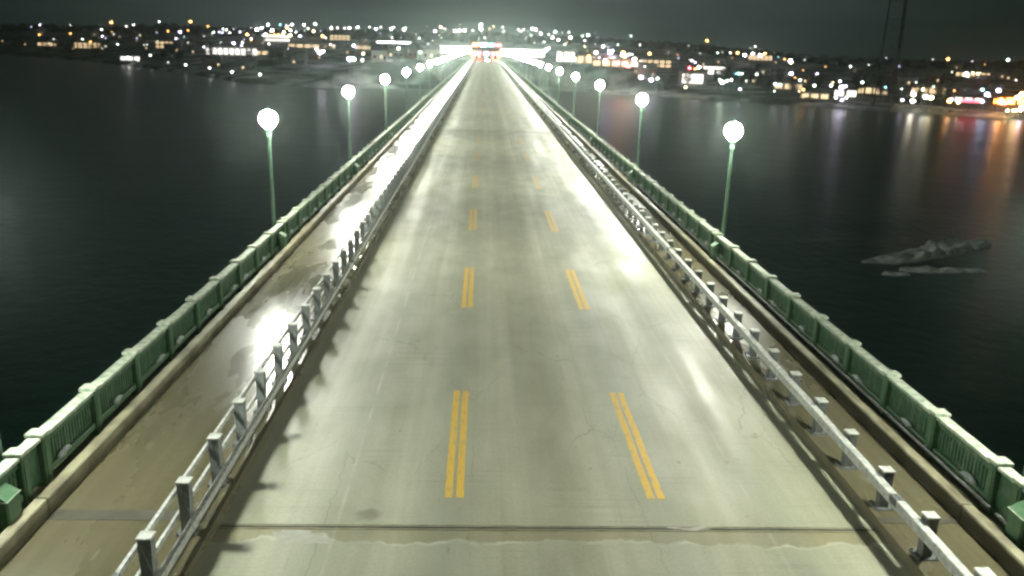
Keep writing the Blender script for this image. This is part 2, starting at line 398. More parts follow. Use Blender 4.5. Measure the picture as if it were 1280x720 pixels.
def ground_spot(px, py, h=0.0, r0=330.0, r1=1500.0):
    """where a sight line comes within h of the ground: gives the spot on the ground and the height above it"""
    d = ray_dir(px, py); hr = math.hypot(d.x, d.y); r = r0
    while r < r1:
        t = r/hr; x, y, z = d.x*t, d.y*t, CAM_Z + d.z*t
        if math.hypot(x, y) > shore_r(math.atan2(x, y)) + 2 and z - terrain(x, y) <= h: break
        r += 4.0
    t = r/hr; x, y, z = d.x*t, d.y*t, CAM_Z + d.z*t
    g = terrain(x, y)
    return x, y, g, max(2.5, z-g)

# ---- land
angs = [-0.80 + i*(2.30/230) for i in range(231)]
ds = [-12, -4, 0, 2.5, 5, 14, 26, 40, 60, 85, 115, 150, 190, 230, 270, 320, 370, 430, 500, 580, 660, 740, 820, 950, 1100, 1300, 1600, 2200, 3500]
vs = []; fs = []
for a in angs:
    jit = 5*mnoise.noise(Vector((a*40, 3.1, 0)))
    for d in ds:
        r = shore_r(a)+d+(jit if d < 20 else 0)
        x, y = r*math.sin(a), r*math.cos(a); vs.append((x, y, terrain(x, y) if d >= 20 else lerp_tab([(-12,-19),(0,-16.3),(5,-14.6),(14,-13.9)], d)))
nd = len(ds)
for i in range(len(angs)-1):
    for j in range(nd-1): fs.append((i*nd+j, (i+1)*nd+j, (i+1)*nd+j+1, i*nd+j+1))
mb = MB(); mb.add(vs, fs, 0, True)
tag(mb.build('terrain', M['snow_ground']), kind='structure')
mb = MB(); mb.add([(-4000,-400,WZ),(4000,-400,WZ),(4000,4500,WZ),(-4000,4500,WZ)], [(0,1,2,3)])
tag(mb.build('river_water', M['water']), kind='structure')

# ------------------------------------------------------------------ bridge deck
Y0, Y1 = -14.0, 478.0
XL, XR = -4.42, 7.08
mb = MB()
mb.box(XL, XR, Y0, Y1, -.5, 0)
road = tag(mb.build('road', M['road']), kind='structure')
mb = MB(); mb.box(-30, 50, Y1, 760, -.9, -.02)
tag(mb.build('plaza_pavement', M['asphalt']), kind='structure')
mb = MB()
for s, (a, b) in (('l', (-7.23, XL)), ('r', (XR, 8.5))):
    mb.box(a, b, Y0, Y1, -.5, .2)
tag(mb.build('sidewalk', M['walk']), kind='structure')
mb = MB(); g = .015
ys = [Y0] + [12.86+19.2*k for k in range(-1, 25)] + [Y1]
ys = [y for y in ys if Y0 <= y <= Y1]
for a, b in zip(ys, ys[1:]):
    if b-a < .1: continue
    mb.box(8.52, 8.76, a+g, b-g, -.4, .47, 1); mb.bevbox(8.50, 8.70, a+g, b-g, .472, .53, .02); mb.bevbox(-7.44, -7.23, a+g, b-g, -.4, .52, .025)  # right ledge body takes the darker concrete with painted shade, its top the plain one
tag(mb.build('kerb', [M['kerb'], M['kerb_face_shade']]), kind='structure')
mb = MB()
mb.box(8.76, 9.9, Y0, Y1, -.5, .28); mb.box(-8.5, -7.44, Y0, Y1, -.5, .28)
mb.box(-8.3, 9.7, Y0, Y1, -2.6, -.502)
tag(mb.build('bridge_deck', M['kerb']), kind='structure')

# painted double yellow lines
for sx in ((-.53, -.32), (3.245, 3.44)):
    mb = MB(); y = 13.87-11.7*2
    while y < Y1-8:
        for c in sx:
            w = .073; z = .004
            n = 6
            for k in range(n):
                j0 = .006*math.sin(k*2.1+y); j1 = .006*math.sin((k+1)*2.1+y)
                a = y+5.0*k/n; b = y+5.0*(k+1)/n
                mb.add([(c-w+j0,a,z),(c+w+j0,a,z),(c+w+j1,b,z),(c-w+j1,b,z)], [(0,1,2,3)])
        y += 11.7
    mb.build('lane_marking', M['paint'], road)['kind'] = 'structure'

# expansion joints: steel nosing with a dark gap, across road and walkways
def joint(y, label):
    t = empty('expansion_joint', (0, y, 0)); tag(t, label, 'expansion joint', 'expansion joints across the bridge')
    m = MB(); pts = []
    n = 60
    for i in range(n+1):
        x = XL+.02+(XR-XL-.04)*i/n; w = .024+.012*mnoise.noise(Vector((x*2.3, y, 0)))
        pts.append((x, -w, w*.8))
    vs_ = []; fs_ = []
    for x, a, b in pts: vs_ += [(x, a, .0045), (x, b, .0045)]
    for i in range(n): fs_.append((2*i, 2*i+2, 2*i+3, 2*i+1))
    m.add(vs_, fs_); m.build('rubber_seal', M['dark'], t)
    m = MB()
    m.box(XL+.02, XR-.02, .05, .075, -.01, .006); m.box(XL+.02, XR-.02, -.08, -.055, -.01, .006)
    m.build('steel_nosing', M['kerb'], t)
    for a, b, w in ((-7.225, XL-.02, .16), (XR+.02, 8.495, .10)):
        m = MB(); m.box(a, b, -w, w, .19, .206); m.build('cover_plate', M['stain'], t)
for k, (y, lb) in enumerate([(12.86, 'dark expansion joint crossing the whole road nearest the camera'),
                (83.0, 'faint dark expansion joint crossing the road far down the bridge'),
                (153.0, 'thin expansion joint crossing the road far beyond the others')]): joint(y, lb)
# stains and patches with shapes of their own
def blob(name, cx, cy, rx, ry, z, m, seed, n=40, amp=.35):
    vs_ = [(cx, cy, z)]
    for i in range(n):
        t = 2*math.pi*i/n; q = 1+amp*mnoise.noise(Vector((math.cos(t)*1.7+seed, math.sin(t)*1.7, seed*.3)))+amp*.5*mnoise.noise(Vector((math.cos(t)*6+seed, math.sin(t)*6, 0)))
        vs_.append((cx+rx*q*math.cos(t), cy+ry*q*math.sin(t), z))
    mm = MB(); mm.add(vs_, [(0, 1+i, 1+(i+1)%n) for i in range(n)])
    o = mm.build(name, m, road); o['kind'] = 'structure'; return o
blob('pale_patch', -3.0, 12.55, .52, .17, .0042, M['pale_patch'], 3.3, amp=.8)
blob('pale_patch', 3.75, 12.86, .30, .06, .0072, M['pale_patch'], 5.7, amp=.9)

# ------------------------------------------------------------------ parapets: green cast panels in lengths of 19.2 m, a doubled pilaster at each end
SEC = 19.2
def parapet_proto(s, xc):
    """one length standing along +y from 0; s = +1 faces left (right-hand side of bridge)"""
    t = empty('parapet_section', (xc, 0, 0))
    n = 9; e = .36; pitch = (SEC-2*e)/n
    pil = MB(); pil.bevbox(-.13, .13, -.11, .11, .28, 1.235, .02)
    pil.box(-s*.13-.012, -s*.13+.012, -.06, .06, .40, 1.15)
    pilm = pil.mesh('pilaster', M['green'])
    cap = MB(); cap.bevbox(-.16, .16, -.14, .14, 1.238, 1.30, .012); capm = cap.mesh('pilaster_cap', M['frost'])
    rail = MB(); rail.bevbox(-.115, .115, .1105, pitch-.1105, 1.168, 1.232, .010); railm = rail.mesh('top_rail', M['frost'])
    pan = MB(); pan.box(-.012, .012, .115, pitch-.115, .40, 1.167)
    k = int((pitch-.3)/.105)
    for i in range(k):
        y = .19+(pitch-.38)*i/(k-1)
        pan.box(-.026, -.0125, y-.030, y+.030, .56, 1.132); pan.box(.0125, .026, y-.030, y+.030, .56, 1.132)
    pan.box(-.06, -.0125, .116, pitch-.116, 1.03, 1.131); pan.box(.0125, .06, .116, pitch-.116, 1.03, 1.131)
    panm = pan.mesh('panel', M['green_panel'])
    bot = MB(); bot.bevbox(-.085, .085, .117, pitch-.117, .44, .555, .015); botm = bot.mesh('bottom_rail', M['green'])
    rnd = random.Random(5)
    ice = []
    for q in range(3):
        im = MB()
        y = .55+.35*q
        for _ in range(5):
            y += rnd.uniform(.03, .07); l = rnd.uniform(.09, .22); h = rnd.uniform(.02, .13)
            xx = -s*.062
            im.ball((xx, y, .562), l, 0, 10, 6, h/l*.9)
        for v in range(len(im.v)):
            p = im.v[v]; f = 1+.35*mnoise.noise(Vector(p)*9)
            px_ = xx+(p[0]-xx)*.22*f
            im.v[v] = (px_, p[1], max(p[2], .556) if p[2] > .5 else p[2])
        ice.append(im.mesh('ice_patch', M['ice']))
    for i in range(n+1):
        y = e+pitch*i
        p = obj('pilaster', pilm, t, (0, y, 0)); obj('pilaster_cap', capm, p)
        if i < n:
            obj('top_rail', railm, t, (0, y, 0)); obj('panel', panm, t, (0, y, 0)); b = obj('bottom_rail', botm, t, (0, y, 0))
            obj('ice_patch', ice[i % 3], b)
    m = MB(); m.bevbox(-.115, .115, -.245, .245, 1.168, 1.232, .01); m.build('top_rail', M['frost'], t)
    m = MB(); m.box(-.02, .02, -.246, .246, .40, 1.167); m.build('panel', M['green_panel'], t)
    if s > 0:
        m = MB(); m.tube((-.20, .1, .50), (-.20, SEC-.1, .50), .032, n=8)
        for i in range(n+1): m.box(-.21, -.131, e+pitch*i-.03, e+pitch*i+.03, .455, .545)
        m.build('conduit_pipe', M['steel'], t)
    return t
def far_merge(proto, name, mats_of):
    """one mesh holding everything of a thing, for lengths too far off to show parts"""
    m = MB(); mats = []
    def walk(o, mtx):
        mt = mtx @ o.matrix_basis if o is not proto else Matrix.Identity(4)
        if o.type == 'MESH':
            me = o.data
            idx = []
            for ms in me.materials:
                if ms not in mats: mats.append(ms)
                idx.append(mats.index(ms))
            vs_ = [mt @ v.co for v in me.vertices]; b = len(m.v); m.v += [tuple(v) for v in vs_]
            for p in me.polygons:
                m.f.append(tuple(b+i for i in p.vertices)); m.m.append(idx[p.material_index]); m.sm.append(p.use_smooth)
        for ch in o.children: walk(ch, mt)
    walk(proto, Matrix.Identity(4))
    return m.mesh(name, mats)
X_PR, X_PL = 9.18, -7.76
YS_R, YS_L = 12.7, 13.4        # where the doubled pilasters stand
for s, xc, ys0, side in ((1, X_PR, YS_R, 'right'), (-1, X_PL, YS_L, 'left')):
    proto = parapet_proto(s, xc); fm = far_merge(proto, 'parapet_section', None)
    for k in range(25):
        y = ys0+SEC*(k-1)
        if y+SEC > Y1+12: break
        if k == 0: o = proto
        elif k < 9: o = copy_tree(proto)
        else: o = obj('parapet_section', fm)
        o.location = (xc+random.uniform(-.01, .01), y, random.uniform(-.006, .006))
        tag(o, f'green parapet length with pale caps on the {side} edge, {ORD[k]} from the camera', 'parapet', f'green parapet lengths along the {side} edge')

# ------------------------------------------------------------------ crash railings between road and walkways
def post_mesh(zt, steel):
    m = MB()
    # box post, a little wider at the head than at the foot, with a raised gusset on the approach face
    lo, hi, d = .078, .098, .085
    m.add([(-lo,-d,.2),(lo,-d,.2),(lo,d,.2),(-lo,d,.2),(-hi,-d,zt),(hi,-d,zt),(hi,d,zt),(-hi,d,zt)],
          [(3,2,1,0),(4,5,6,7),(0,1,5,4),(1,2,6,5),(2,3,7,6),(3,0,4,7)])
    for sy in (-1, 1):
        y0, y1 = sorted((sy*(d-.002), sy*(d+.02)))
        z0 = .2+(zt-.2)*.45
        poly = [(-hi*.95, zt-.012), (-hi*.95+.03, zt-.012), (lo*.98, z0), (lo*.98, z0-.05)]
        vs_ = [(x, y0, z) for x, z in poly]+[(x, y1, z) for x, z in poly]
        m.add(vs_, [(0,1,2,3),(7,6,5,4),(0,4,5,1),(1,5,6,2),(2,6,7,3),(3,7,4,0)])
    return m.mesh('post', steel)
def base_mesh():
    m = MB(); m.bevbox(-.17, .17, -.16, .16, .2, .225, .008)
    for sx in (-1, 1):
        for sy in (-1, 1): m.tube((sx*.14, sy*.13, .225), (sx*.14, sy*.13, .255), .016, n=6)
    return m.mesh('base_plate', M['steel'])
def cap_mesh(zt):
    m = MB(); m.bevbox(-.112, .112, -.112, .112, zt+.001, zt+.031, .008); return m.mesh('post_cap', M['frosty_steel'])
BM_ = base_mesh()
def railing_proto(rails, pitch, n, zt):
    """rails: list of (x, ztop, width, height)"""
    t = empty('crash_railing')
    L_ = pitch*n; PM, CM = post_mesh(zt, M['pale_steel' if zt > 1 else 'steel']), cap_mesh(zt)
    for i in range(n):
        p = obj('post', PM, t, (0, pitch*(i+.5), 0)); obj('post_cap', CM, p); obj('base_plate', BM_, p)
    for x, zt, w, h in rails:
        m = MB(); m.bevbox(x-w/2, x+w/2, .006, L_-.006, zt-h, zt, .014)
        r = m.build('rail', M['frosty_steel'], t)
        m = MB(); m.box(x-w/2-.006, x+w/2+.006, L_-.14, L_+.10, zt-h*.75, zt+.004)
        for q in (-.10, -.05, .03, .07): m.tube((x, L_+q, zt+.004), (x, L_+q, zt+.014), .014, n=6)
        m.build('splice', M['steel'], r)
    return t
for side, xc, pitch, n, ystart, zt, rails in (
        ('right', 7.34, 1.53, 12, 12.57-18.36, .925, [(-.175, .835, .15, .17)]),
        ('left', -4.755, 1.60, 12, 9.98-19.20, 1.12, [(.155, .535, .11, .13), (-.135, 1.01, .07, .08), (-.135, .56, .065, .08)])):
    proto = railing_proto(rails, pitch, n, zt); fm = far_merge(proto, 'crash_railing', None); L_ = pitch*n
    for k in range(28):
        y = ystart+L_*k
        if y+L_ > Y1+12: break
        o = proto if k == 0 else (copy_tree(proto) if k < 8 else obj('crash_railing', fm))
        o.location = (xc+random.uniform(-.012, .012), y, 0); o.rotation_euler.z = random.uniform(-.0007, .0007)
        tag(o, f'grey steel crash railing length between road and {side} walkway, {ORD[k]} from the camera', 'railing', f'crash railing lengths along the {side} walkway')

# ------------------------------------------------------------------ lamp posts
def lamp_proto(s):
    """s = +1: inner side is -x"""
    t = empty('lamp_post')
    m = MB(); m.lathe([(.115,-.9),(.115,.25),(.10,.45),(.085,1.5),(.062,4.55)], 14); m.lathe([(.09,4.5),(.10,4.58),(.075,4.66),(.12,4.76),(.15,4.84)], 14)
    m.build('pole', M['green_pole'], t)
    m = MB(); m.bevbox(-.16, .16, -.20, .20, -.9, -.5, .03); m.build('base', M['green'], t)
    m = MB()
    prof = [(.10, 4.84)] + [(.325*math.sin(a), 5.18-.325*math.cos(a)) for a in [R(x) for x in (20,40,60,75,90,105,120,140,160)]] + [(.09, 5.492)]
    m.lathe(prof, 18); m.build('globe', M['globe'], t)
    m = MB(); m.lathe([(.10,5.494),(.11,5.52),(.05,5.56),(.03,5.62),(.008,5.66)], 12); m.build('finial', M['green_pole'], t)
    m = MB()
    a, b = (-.62, -.40) if s > 0 else (.40, .62)
    m.bevbox(a, b, -.95, -.55, .28, .90, .03)
    lo, hi = (a, b) if s > 0 else (b, a)
    m.add([(lo,-.95,.902),(hi,-.95,.902),(hi,-.95,1.04),(lo,-.55,.902),(hi,-.55,.902),(hi,-.55,1.04)], [(0,1,2),(5,4,3),(0,2,5,3),(1,4,5,2),(0,3,4,1)])
    box = m.build('junction_box', M['green'], t)
    m = MB(); m.box(min(lo,hi)-.012, max(lo,hi)+.012, -.964, -.536, .885, .903); m.build('rim', M['frost'], box)
    return t
GLOBES = [M['globe']] + [emis('lamp_globe_glass', c, LAMP_POWER*f, (.9,.9,.85)) for c, f in (((.97,1,.87), .88), ((.98,1,.84), 1.1), ((.95,1,.90), .95))]
for s, x, y0, side in ((1, 9.46, 31.9, 'right'), (-1, -8.04, 32.2, 'left')):
    proto = lamp_proto(s)
    for k in range(-1, 23):
        y = y0+SEC*k
        o = proto if k == -1 else copy_tree(proto)
        o.location = (x, y, 0)
        for ch in o.children:
            if ch.name.startswith('globe'):
                ch.material_slots[0].link = 'OBJECT'; ch.material_slots[0].material = GLOBES[(k*5+(s > 0)*2) % len(GLOBES)]
        tag(o, f'green lamp post with glowing white globe on the {side} parapet, {ORD[k+1]} from the camera', 'lamp post', f'lamp posts along the {side} parapet')

# ------------------------------------------------------------------ ice on the river
def floe(name, pts, z, th, seed, label):
    bm = bmesh.new()
    n = len(pts); cx = sum(p[0] for p in pts)/n; cy = sum(p[1] for p in pts)/n
    rings = 7; vv = []
    big = []
    for i in range(n):
        a = pts[i]; b = pts[(i+1) % n]
        for k in range(5): big.append((a[0]+(b[0]-a[0])*k/5, a[1]+(b[1]-a[1])*k/5))
    m = MB(); nb = len(big); vs_ = []
    for r in range(rings+1):
        u = 1-r/rings
        for i, (x, y) in enumerate(big):
            q = 1+.10*mnoise.noise(Vector((x*.9+seed, y*.9, 0)))
            X_, Y_ = cx+(x-cx)*u*q, cy+(y-cy)*u*q
            h = th*(.35+1.3*max(0, mnoise.noise(Vector((X_*.55+seed, Y_*.55, 1)))+.25)) if r > 0 else th*.25
            vs_.append((X_, Y_, z+h))
    base = [(cx+(x-cx)*1.01, cy+(y-cy)*1.01, z-.5) for x, y in big]
    fs_ = []
    for r in range(rings):
        for i in range(nb): fs_.append((r*nb+i, r*nb+(i+1)%nb, (r+1)*nb+(i+1)%nb, (r+1)*nb+i))
    m.add(vs_, fs_, 0); k0 = len(vs_)
    m.add(vs_[:nb]+base, [(i, nb+i, nb+(i+1)%nb, (i+1)%nb) for i in range(nb)])
    bm.free()
    o = m.build(name, M['floe']); tag(o, label, 'ice floe', 'ice floes adrift right of the bridge'); return o
floe('ice_floe', [(46.6,97.3),(50.2,96.6),(54,98.2),(58,100.6),(62,103),(67.6,106.6),(68.7,108.4),(65.1,110.2),(62.2,107.8),(58.2,106.0),(56.5,103.2),(51.7,100.9),(50.5,99.2)], WZ, .95, 1.3, 'large jagged pale ice floe on the dark water right of the bridge')
floe('ice_floe', [(48.8,93.6),(51,92.7),(55,92.9),(59.3,93.5),(59.2,94.4),(54,94.3),(49.5,94.5)], WZ, .45, 4.7, 'long thin pale ice strip in front of the large jagged floe')
floe('ice_floe', [(45.9,91.6),(47.2,91.0),(49.2,91.4),(49.0,92.0),(47,92.3)], WZ, .25, 9.1, 'small sliver of ice below the tip of the large floe')

# ------------------------------------------------------------------ far shore: buildings, plaza, trees, lights
def town_building(name, px, py, w, h, depth, label, wall='white_wall', roof='roof', windows=0, glow='lit_soft', r0=330, gable=0, group=None, rows=1, rz=None):
    x, y, g, _ = ground_spot(px, py, 0.0, r0)
    a = math.atan2(x, y) if rz is None else rz
    t = empty(name, (x, y, g-.3), -a); tag(t, label, 'building', group)
    m = MB(); m.box(-w/2, w/2, 0, depth, 0, h); m.build('wall', M[wall], t)
    m = MB()
    if gable: m.add([(-w/2-.4,-.4,h),(w/2+.4,-.4,h),(w/2+.4,depth+.4,h),(-w/2-.4,depth+.4,h),(-w/2-.4,depth/2,h+gable),(w/2+.4,depth/2,h+gable)], [(0,1,5,4),(2,3,4,5),(0,4,3),(1,2,5),(0,3,2,1)])
    else: m.box(-w/2-.3, w/2+.3, -.3, depth+.3, h, h+.5)
    m.build('roof', M[roof], t)
    if windows:
        pw = w/windows
        hh = h/rows
        for rr in range(rows):
            for i in range(windows):
                m = MB(); c = -w/2+pw*(i+.5); m.box(c-pw*.36, c+pw*.36, -.08, -.01, hh*rr+hh*.18, hh*rr+hh*.80)
                m.build('window', M[glow], t)
    return t
town_building('hall', 290, 70, 40, 7.5, 18, 'long white building with bright tall windows on the left bank', 'white_wall', 'snow_roof', 9, 'lit_soft', rows=1)
town_building('annex', 322, 68.5, 18, 3.6, 10, 'low pale annex beside the long white lit building', 'white_wall', 'snow_roof', 3, 'window_glow')
town_building('warehouse', 865, 107, 17, 8.5, 12, 'floodlit white building near the right shore', 'white_wall', 'snow_roof', 1, 'lit_soft')  # its single wide window is a glowing panel imitating floodlight on the wall
town_building('warehouse', 903, 94, 22, 4, 12, 'low grey building behind the floodlit white one', 'grey_wall', 'snow_roof', 4, 'lit_soft')
town_building('restaurant', 768, 105, 26, 4.2, 12, 'low green-lit building with red signs near the right bridge end', 'grey_wall', 'snow_roof', 5, 'window_glow')
town_building('shop', 1210, 129, 13, 3.2, 8, 'small shop with a red sign band on the right shore', 'grey_wall', 'roof', 3, 'lit_soft')
town_building('store', 1262, 132, 15, 4.4, 10, 'orange-lit brick building at the right edge', 'brick', 'roof', 3, 'sign_orange')
town_building('office', 950, 76, 26, 7, 12, 'office block with a lit front on the right hillside', 'grey_wall', 'roof', 6, 'window_glow')
town_building('motel', 1216, 96, 26, 4, 10, 'motel with a row of lit rooms on the right hillside', 'grey_wall', 'roof', 7, 'window_glow')
town_building('depot', 390, 60, 45, 4, 14, 'long low pale depot on the left bank behind the dark trees', 'white_wall', 'snow_roof', 6, 'window_glow')
town_building('depot', 460, 62, 38, 4, 14, 'long low pale depot left of the bright filling station roof', 'white_wall', 'snow_roof', 6, 'window_glow')
town_building('pavilion', 163, 76, 16, 4.5, 9, 'small floodlit pavilion on the left waterfront', 'white_wall', 'snow_roof', 3, 'lit_soft', gable=2.5)
town_building('marina_shed', 1018, 124, 14, 3.4, 8, 'pale low marina shed on the right waterfront', 'white_wall', 'snow_roof', 3, 'window_glow')
town_building('marina_shed', 1056, 122, 12, 4.5, 8, 'taller dark marina shed on the right waterfront', 'grey_wall', 'roof', 2, 'lit_soft')

for k, (px, py, w, h, wl, rf, nw, gl, rows, lb) in enumerate([
        (110, 60, 30, 6, 'grey_wall', 'snow_roof', 6, 'window_glow', 2, 'two-storey grey block with warm windows at the far left'),
        (60, 58, 22, 5, 'brick', 'roof', 4, 'window_glow', 1, 'brick block with warm windows on the far left hillside'),
        (200, 60, 26, 7, 'brick', 'snow_roof', 6, 'window_glow', 2, 'brick block of two storeys left of the long white building'),
        (345, 52, 30, 8, 'white_wall', 'roof', 8, 'lit_soft', 2, 'white block with two rows of bright windows in the dense town cluster'),
        (425, 50, 24, 6, 'grey_wall', 'snow_roof', 5, 'window_glow', 2, 'grey block with warm windows above the long pale depot'),
        (535, 60, 26, 5, 'white_wall', 'snow_roof', 5, 'window_glow', 1, 'white low block close left of the border plaza'),
        (745, 84, 22, 5, 'white_wall', 'snow_roof', 5, 'window_glow', 1, 'white low block below the glowing oval sign'),
        (820, 84, 24, 6, 'brick', 'snow_roof', 5, 'window_glow', 2, 'brick block left of the floodlit white building'),
        (985, 112, 16, 4, 'white_wall', 'snow_roof', 3, 'window_glow', 1, 'small white block among bare trees on the right shore'),
        (1090, 118, 16, 4.5, 'grey_wall', 'snow_roof', 4, 'window_glow', 1, 'grey block beside the lattice tower foot'),
        (1160, 118, 18, 4.5, 'white_wall', 'snow_roof', 4, 'window_glow', 1, 'white block left of the red sign band')]):
    town_building('town_block', px, py, w, h, 11, lb, wl, rf, nw, gl, rows=rows, group='lit town blocks')
# filling station: brightly lit flat roof
def lit_canopy(px, py, w, d, z, label, columns=4):
    x, y, g, _ = ground_spot(px, py, z-.3, 500)
    t = empty('station_canopy', (x, y, g), -math.atan2(x, y)); tag(t, label, 'canopy')
    m = MB(); m.bevbox(-w/2, w/2, -d/2, d/2, z, z+1.1, .1); m.build('roof', M['canopy'], t)
    m = MB(); m.box(-w/2-.05, w/2+.05, -d/2-.06, -d/2-.01, z+.1, z+1.0); m.box(-w/2+.5, w/2-.5, -d/2+.5, d/2-.5, z-.12, z-.01); m.build('light_panel', M['lit_strip'], t)
    for i in range(columns):
        for yy in (-d/4, d/4):
            c = -w/2+w*(i+.5)/columns; m = MB(); m.box(c-.2, c+.2, yy-.2, yy+.2, -.3, z-.13); m.build('column', M['steel'], t)
lit_canopy(492, 54, 33, 14, 6.0, 'filling station canopy with a long bright fascia on the left bank')
# border plaza roofs
def plaza_canopy(x0, x1, y, z0, z1, label, n):
    t = empty('plaza_canopy', ((x0+x1)/2, y, 0)); tag(t, label, 'canopy')
    w = (x1-x0)/2
    m = MB(); m.bevbox(-w, w, 0, 16, z0, z1, .15); m.build('roof', M['canopy'], t)
    m = MB(); m.box(-w+.2, w-.2, -.08, -.01, z0+.15, z1-.15); m.build('fascia_light', M['lit_white'], t)
    m = MB(); m.box(-w+.6, w-.6, .6, 15.4, z0-.15, z0-.01); m.build('ceiling_light', M['lit_white'], t)
    for i in range(n):
        c = -w+2*w*(i+.5)/n; m = MB(); m.box(c-.3, c+.3, 7.5, 8.1, -.4, z0-.16); m.build('column', M['steel'], t)
plaza_canopy(-27, -7.5, 492, 3.4, 7.2, 'bright border plaza canopy left of the bridge end', 4)
plaza_canopy(9, 34, 492, 2.6, 6.4, 'bright border plaza canopy right of the bridge end', 5)
x = 47
town_building('customs_house', 708, 81, 12, 7.5, 10, 'pale boxy customs house right of the plaza canopy', 'white_wall', 'snow_roof', 3, 'lit_soft', r0=480)
def booth(x, y, sig, label):
    t = empty('toll_booth', (x, y, -.03)); tag(t, label, 'toll booth', 'toll booths at the bridge end')
    m = MB(); m.bevbox(-.8, .8, 0, 3, 0, 2.5, .06); m.build('cabin', M['grey_wall'], t)
    m = MB(); m.box(-1.1, 1.1, -.4, 3.4, 2.502, 2.75); m.build('roof', M['canopy'], t)
    m = MB(); m.box(-.6, .6, -.06, -.01, 1.0, 2.1); m.build('window', M['window_glow'], t)
    m = MB(); m.box(-1.3, 1.3, -.7, -.5, 2.76, 4.6); m.build('lane_signal', M[sig], t)
for i, (x, sg, lb) in enumerate([(-6.2,'sign_orange','toll booth with an orange signal, leftmost at the bridge end'),(-3.0,'sign_red','toll booth with a red signal just left of the centre lane'),
                      (4.6,'sign_red','toll booth with a red signal right of the centre lane'),(7.8,'sign_orange','toll booth with an orange signal, rightmost at the bridge end'),(1.0,'sign_cyan','toll booth with a cyan signal in the middle of the bridge end')]):
    booth(x, 486, sg, lb)
t = empty('sign_gantry', (0, 484, 0)); tag(t, 'overhead gantry with lit signs spanning the bridge end', 'gantry')
for x in (-8.2, 10.2): m = MB(); m.tube((x,0,-.4), (x,0,8.6), .22, n=8); m.build('column', M['steel'], t)
m = MB(); m.box(-8.2, 10.2, -.25, .25, 8.0, 8.5); m.build('beam', M['steel'], t)
for x, c in ((-5.0,'sign_orange'), (-.6,'sign_white'), (3.4,'sign_cyan'), (7.4,'sign_red')):
    m = MB(); m.bevbox(x-1.5, x+1.5, -.45, -.26, 7.4, 9.0, .04); m.build('sign_panel', M[c], t)

# ---- cars at the far end
def car_proto(paint):
    t = empty('car')
    m = MB()
    # body profile along y (front at +y)
    prof = [(-2.2,.35),(2.2,.35),(2.25,.62),(2.05,.80),(1.0,.92),(.35,1.42),(-1.2,1.45),(-1.85,1.0),(-2.2,.95)]
    n = len(prof); w0, w1 = .88, .70
    vs_ = []
    for sx in (-1, 1):
        for y, z in prof: vs_.append((sx*(w0 if z < 1.1 else w1), y, z))
    m.add(vs_, [(i,(i+1)%n,n+(i+1)%n,n+i) for i in range(n)]+[tuple(range(n-1,-1,-1)),tuple(range(n,2*n))])
    m.build('body', paint, t)
    for yy, hh in ((-1.88, 0), (.72, 1)):
        g = MB()
        if hh: g.add([(-.72,1.03,.955),(.72,1.03,.955),(.62,.45,1.385),(-.62,.45,1.385)], [(0,1,2,3)])
        else: g.add([(-.66,-1.80,1.06),(.66,-1.80,1.06),(.60,-1.32,1.40),(-.60,-1.32,1.40)], [(0,1,2,3)])
        g.v = [(a, b+(.015 if hh else -.03), c+.015) for a, b, c in g.v]
        g.build('windscreen' if hh else 'rear_window', M['glass'], t)
    for sx in (-1, 1):
        for yy in (-1.35, 1.38):
            g = MB(); g.tube((sx*.72, yy, .33), (sx*.92, yy, .33), .33, n=14); g.build('wheel', M['tyre'], t)
        g = MB(); g.bevbox(sx*.66-.2, sx*.66+.2, -2.26, -2.205, .68, .90, .01); g.build('tail_light', M['tail'], t)
        g = MB(); g.bevbox(sx*.62-.18, sx*.62+.18, 2.16, 2.30, .62, .80, .01); g.build('headlight', M['head'], t)
    return t
pa, pb = car_proto(M['car_dark']), car_proto(M['car_silver'])
for k, (x, y, rz, p, lb) in enumerate([(-2.5, 452, 0, pa, 'dark car with red tail lights in the left lane at the far end'),
        (5.2, 462, 0, pb, 'silver car with red tail lights in the right lane at the far end'),
        (-2.6, 470, 0, pb, 'silver car queueing at the toll booths in the left lane'),
        (1.4, 446, math.pi, pa, 'dark car with bright headlights coming along the centre lane')]):
    o = p if k < 2 else copy_tree(p)
    o.location = (x, y, 0.0); o.rotation_euler = (0, 0, rz); tag(o, lb, 'car', 'cars at the far end of the bridge')

# ---- lattice tower on the right shore
def tower():
    x, y, g, _ = ground_spot(1106, 136, 0)
    t = empty('lattice_tower', (x, y, g-.5), .3); tag(t, 'tall dark three-legged lattice tower rising from the right shore', 'tower')
    H_ = 110; legs = []
    for i in range(3):
        a = 2*math.pi*i/3+.2
        b0 = Vector((math.cos(a)*5.2, math.sin(a)*5.2, 0)); b1 = Vector((math.cos(a)*3.4, math.sin(a)*3.4, H_)); legs.append((b0, b1))
        m = MB(); m.tube(b0, b1, .34, .26, n=8); m.build('leg', M['mast'], t)
    m = MB(); k = 14
    for i in range(3):
        a0, a1 = legs[i]; c0, c1 = legs[(i+1)%3]
        for j in range(k):
            u, v = j/k, (j+1)/k
            m.tube(a0.lerp(a1, u), c0.lerp(c1, v), .05, n=4); m.tube(a0.lerp(a1, v), c0.lerp(c1, v), .05, n=4)
    m.build('bracing', M['mast'], t)
tower()
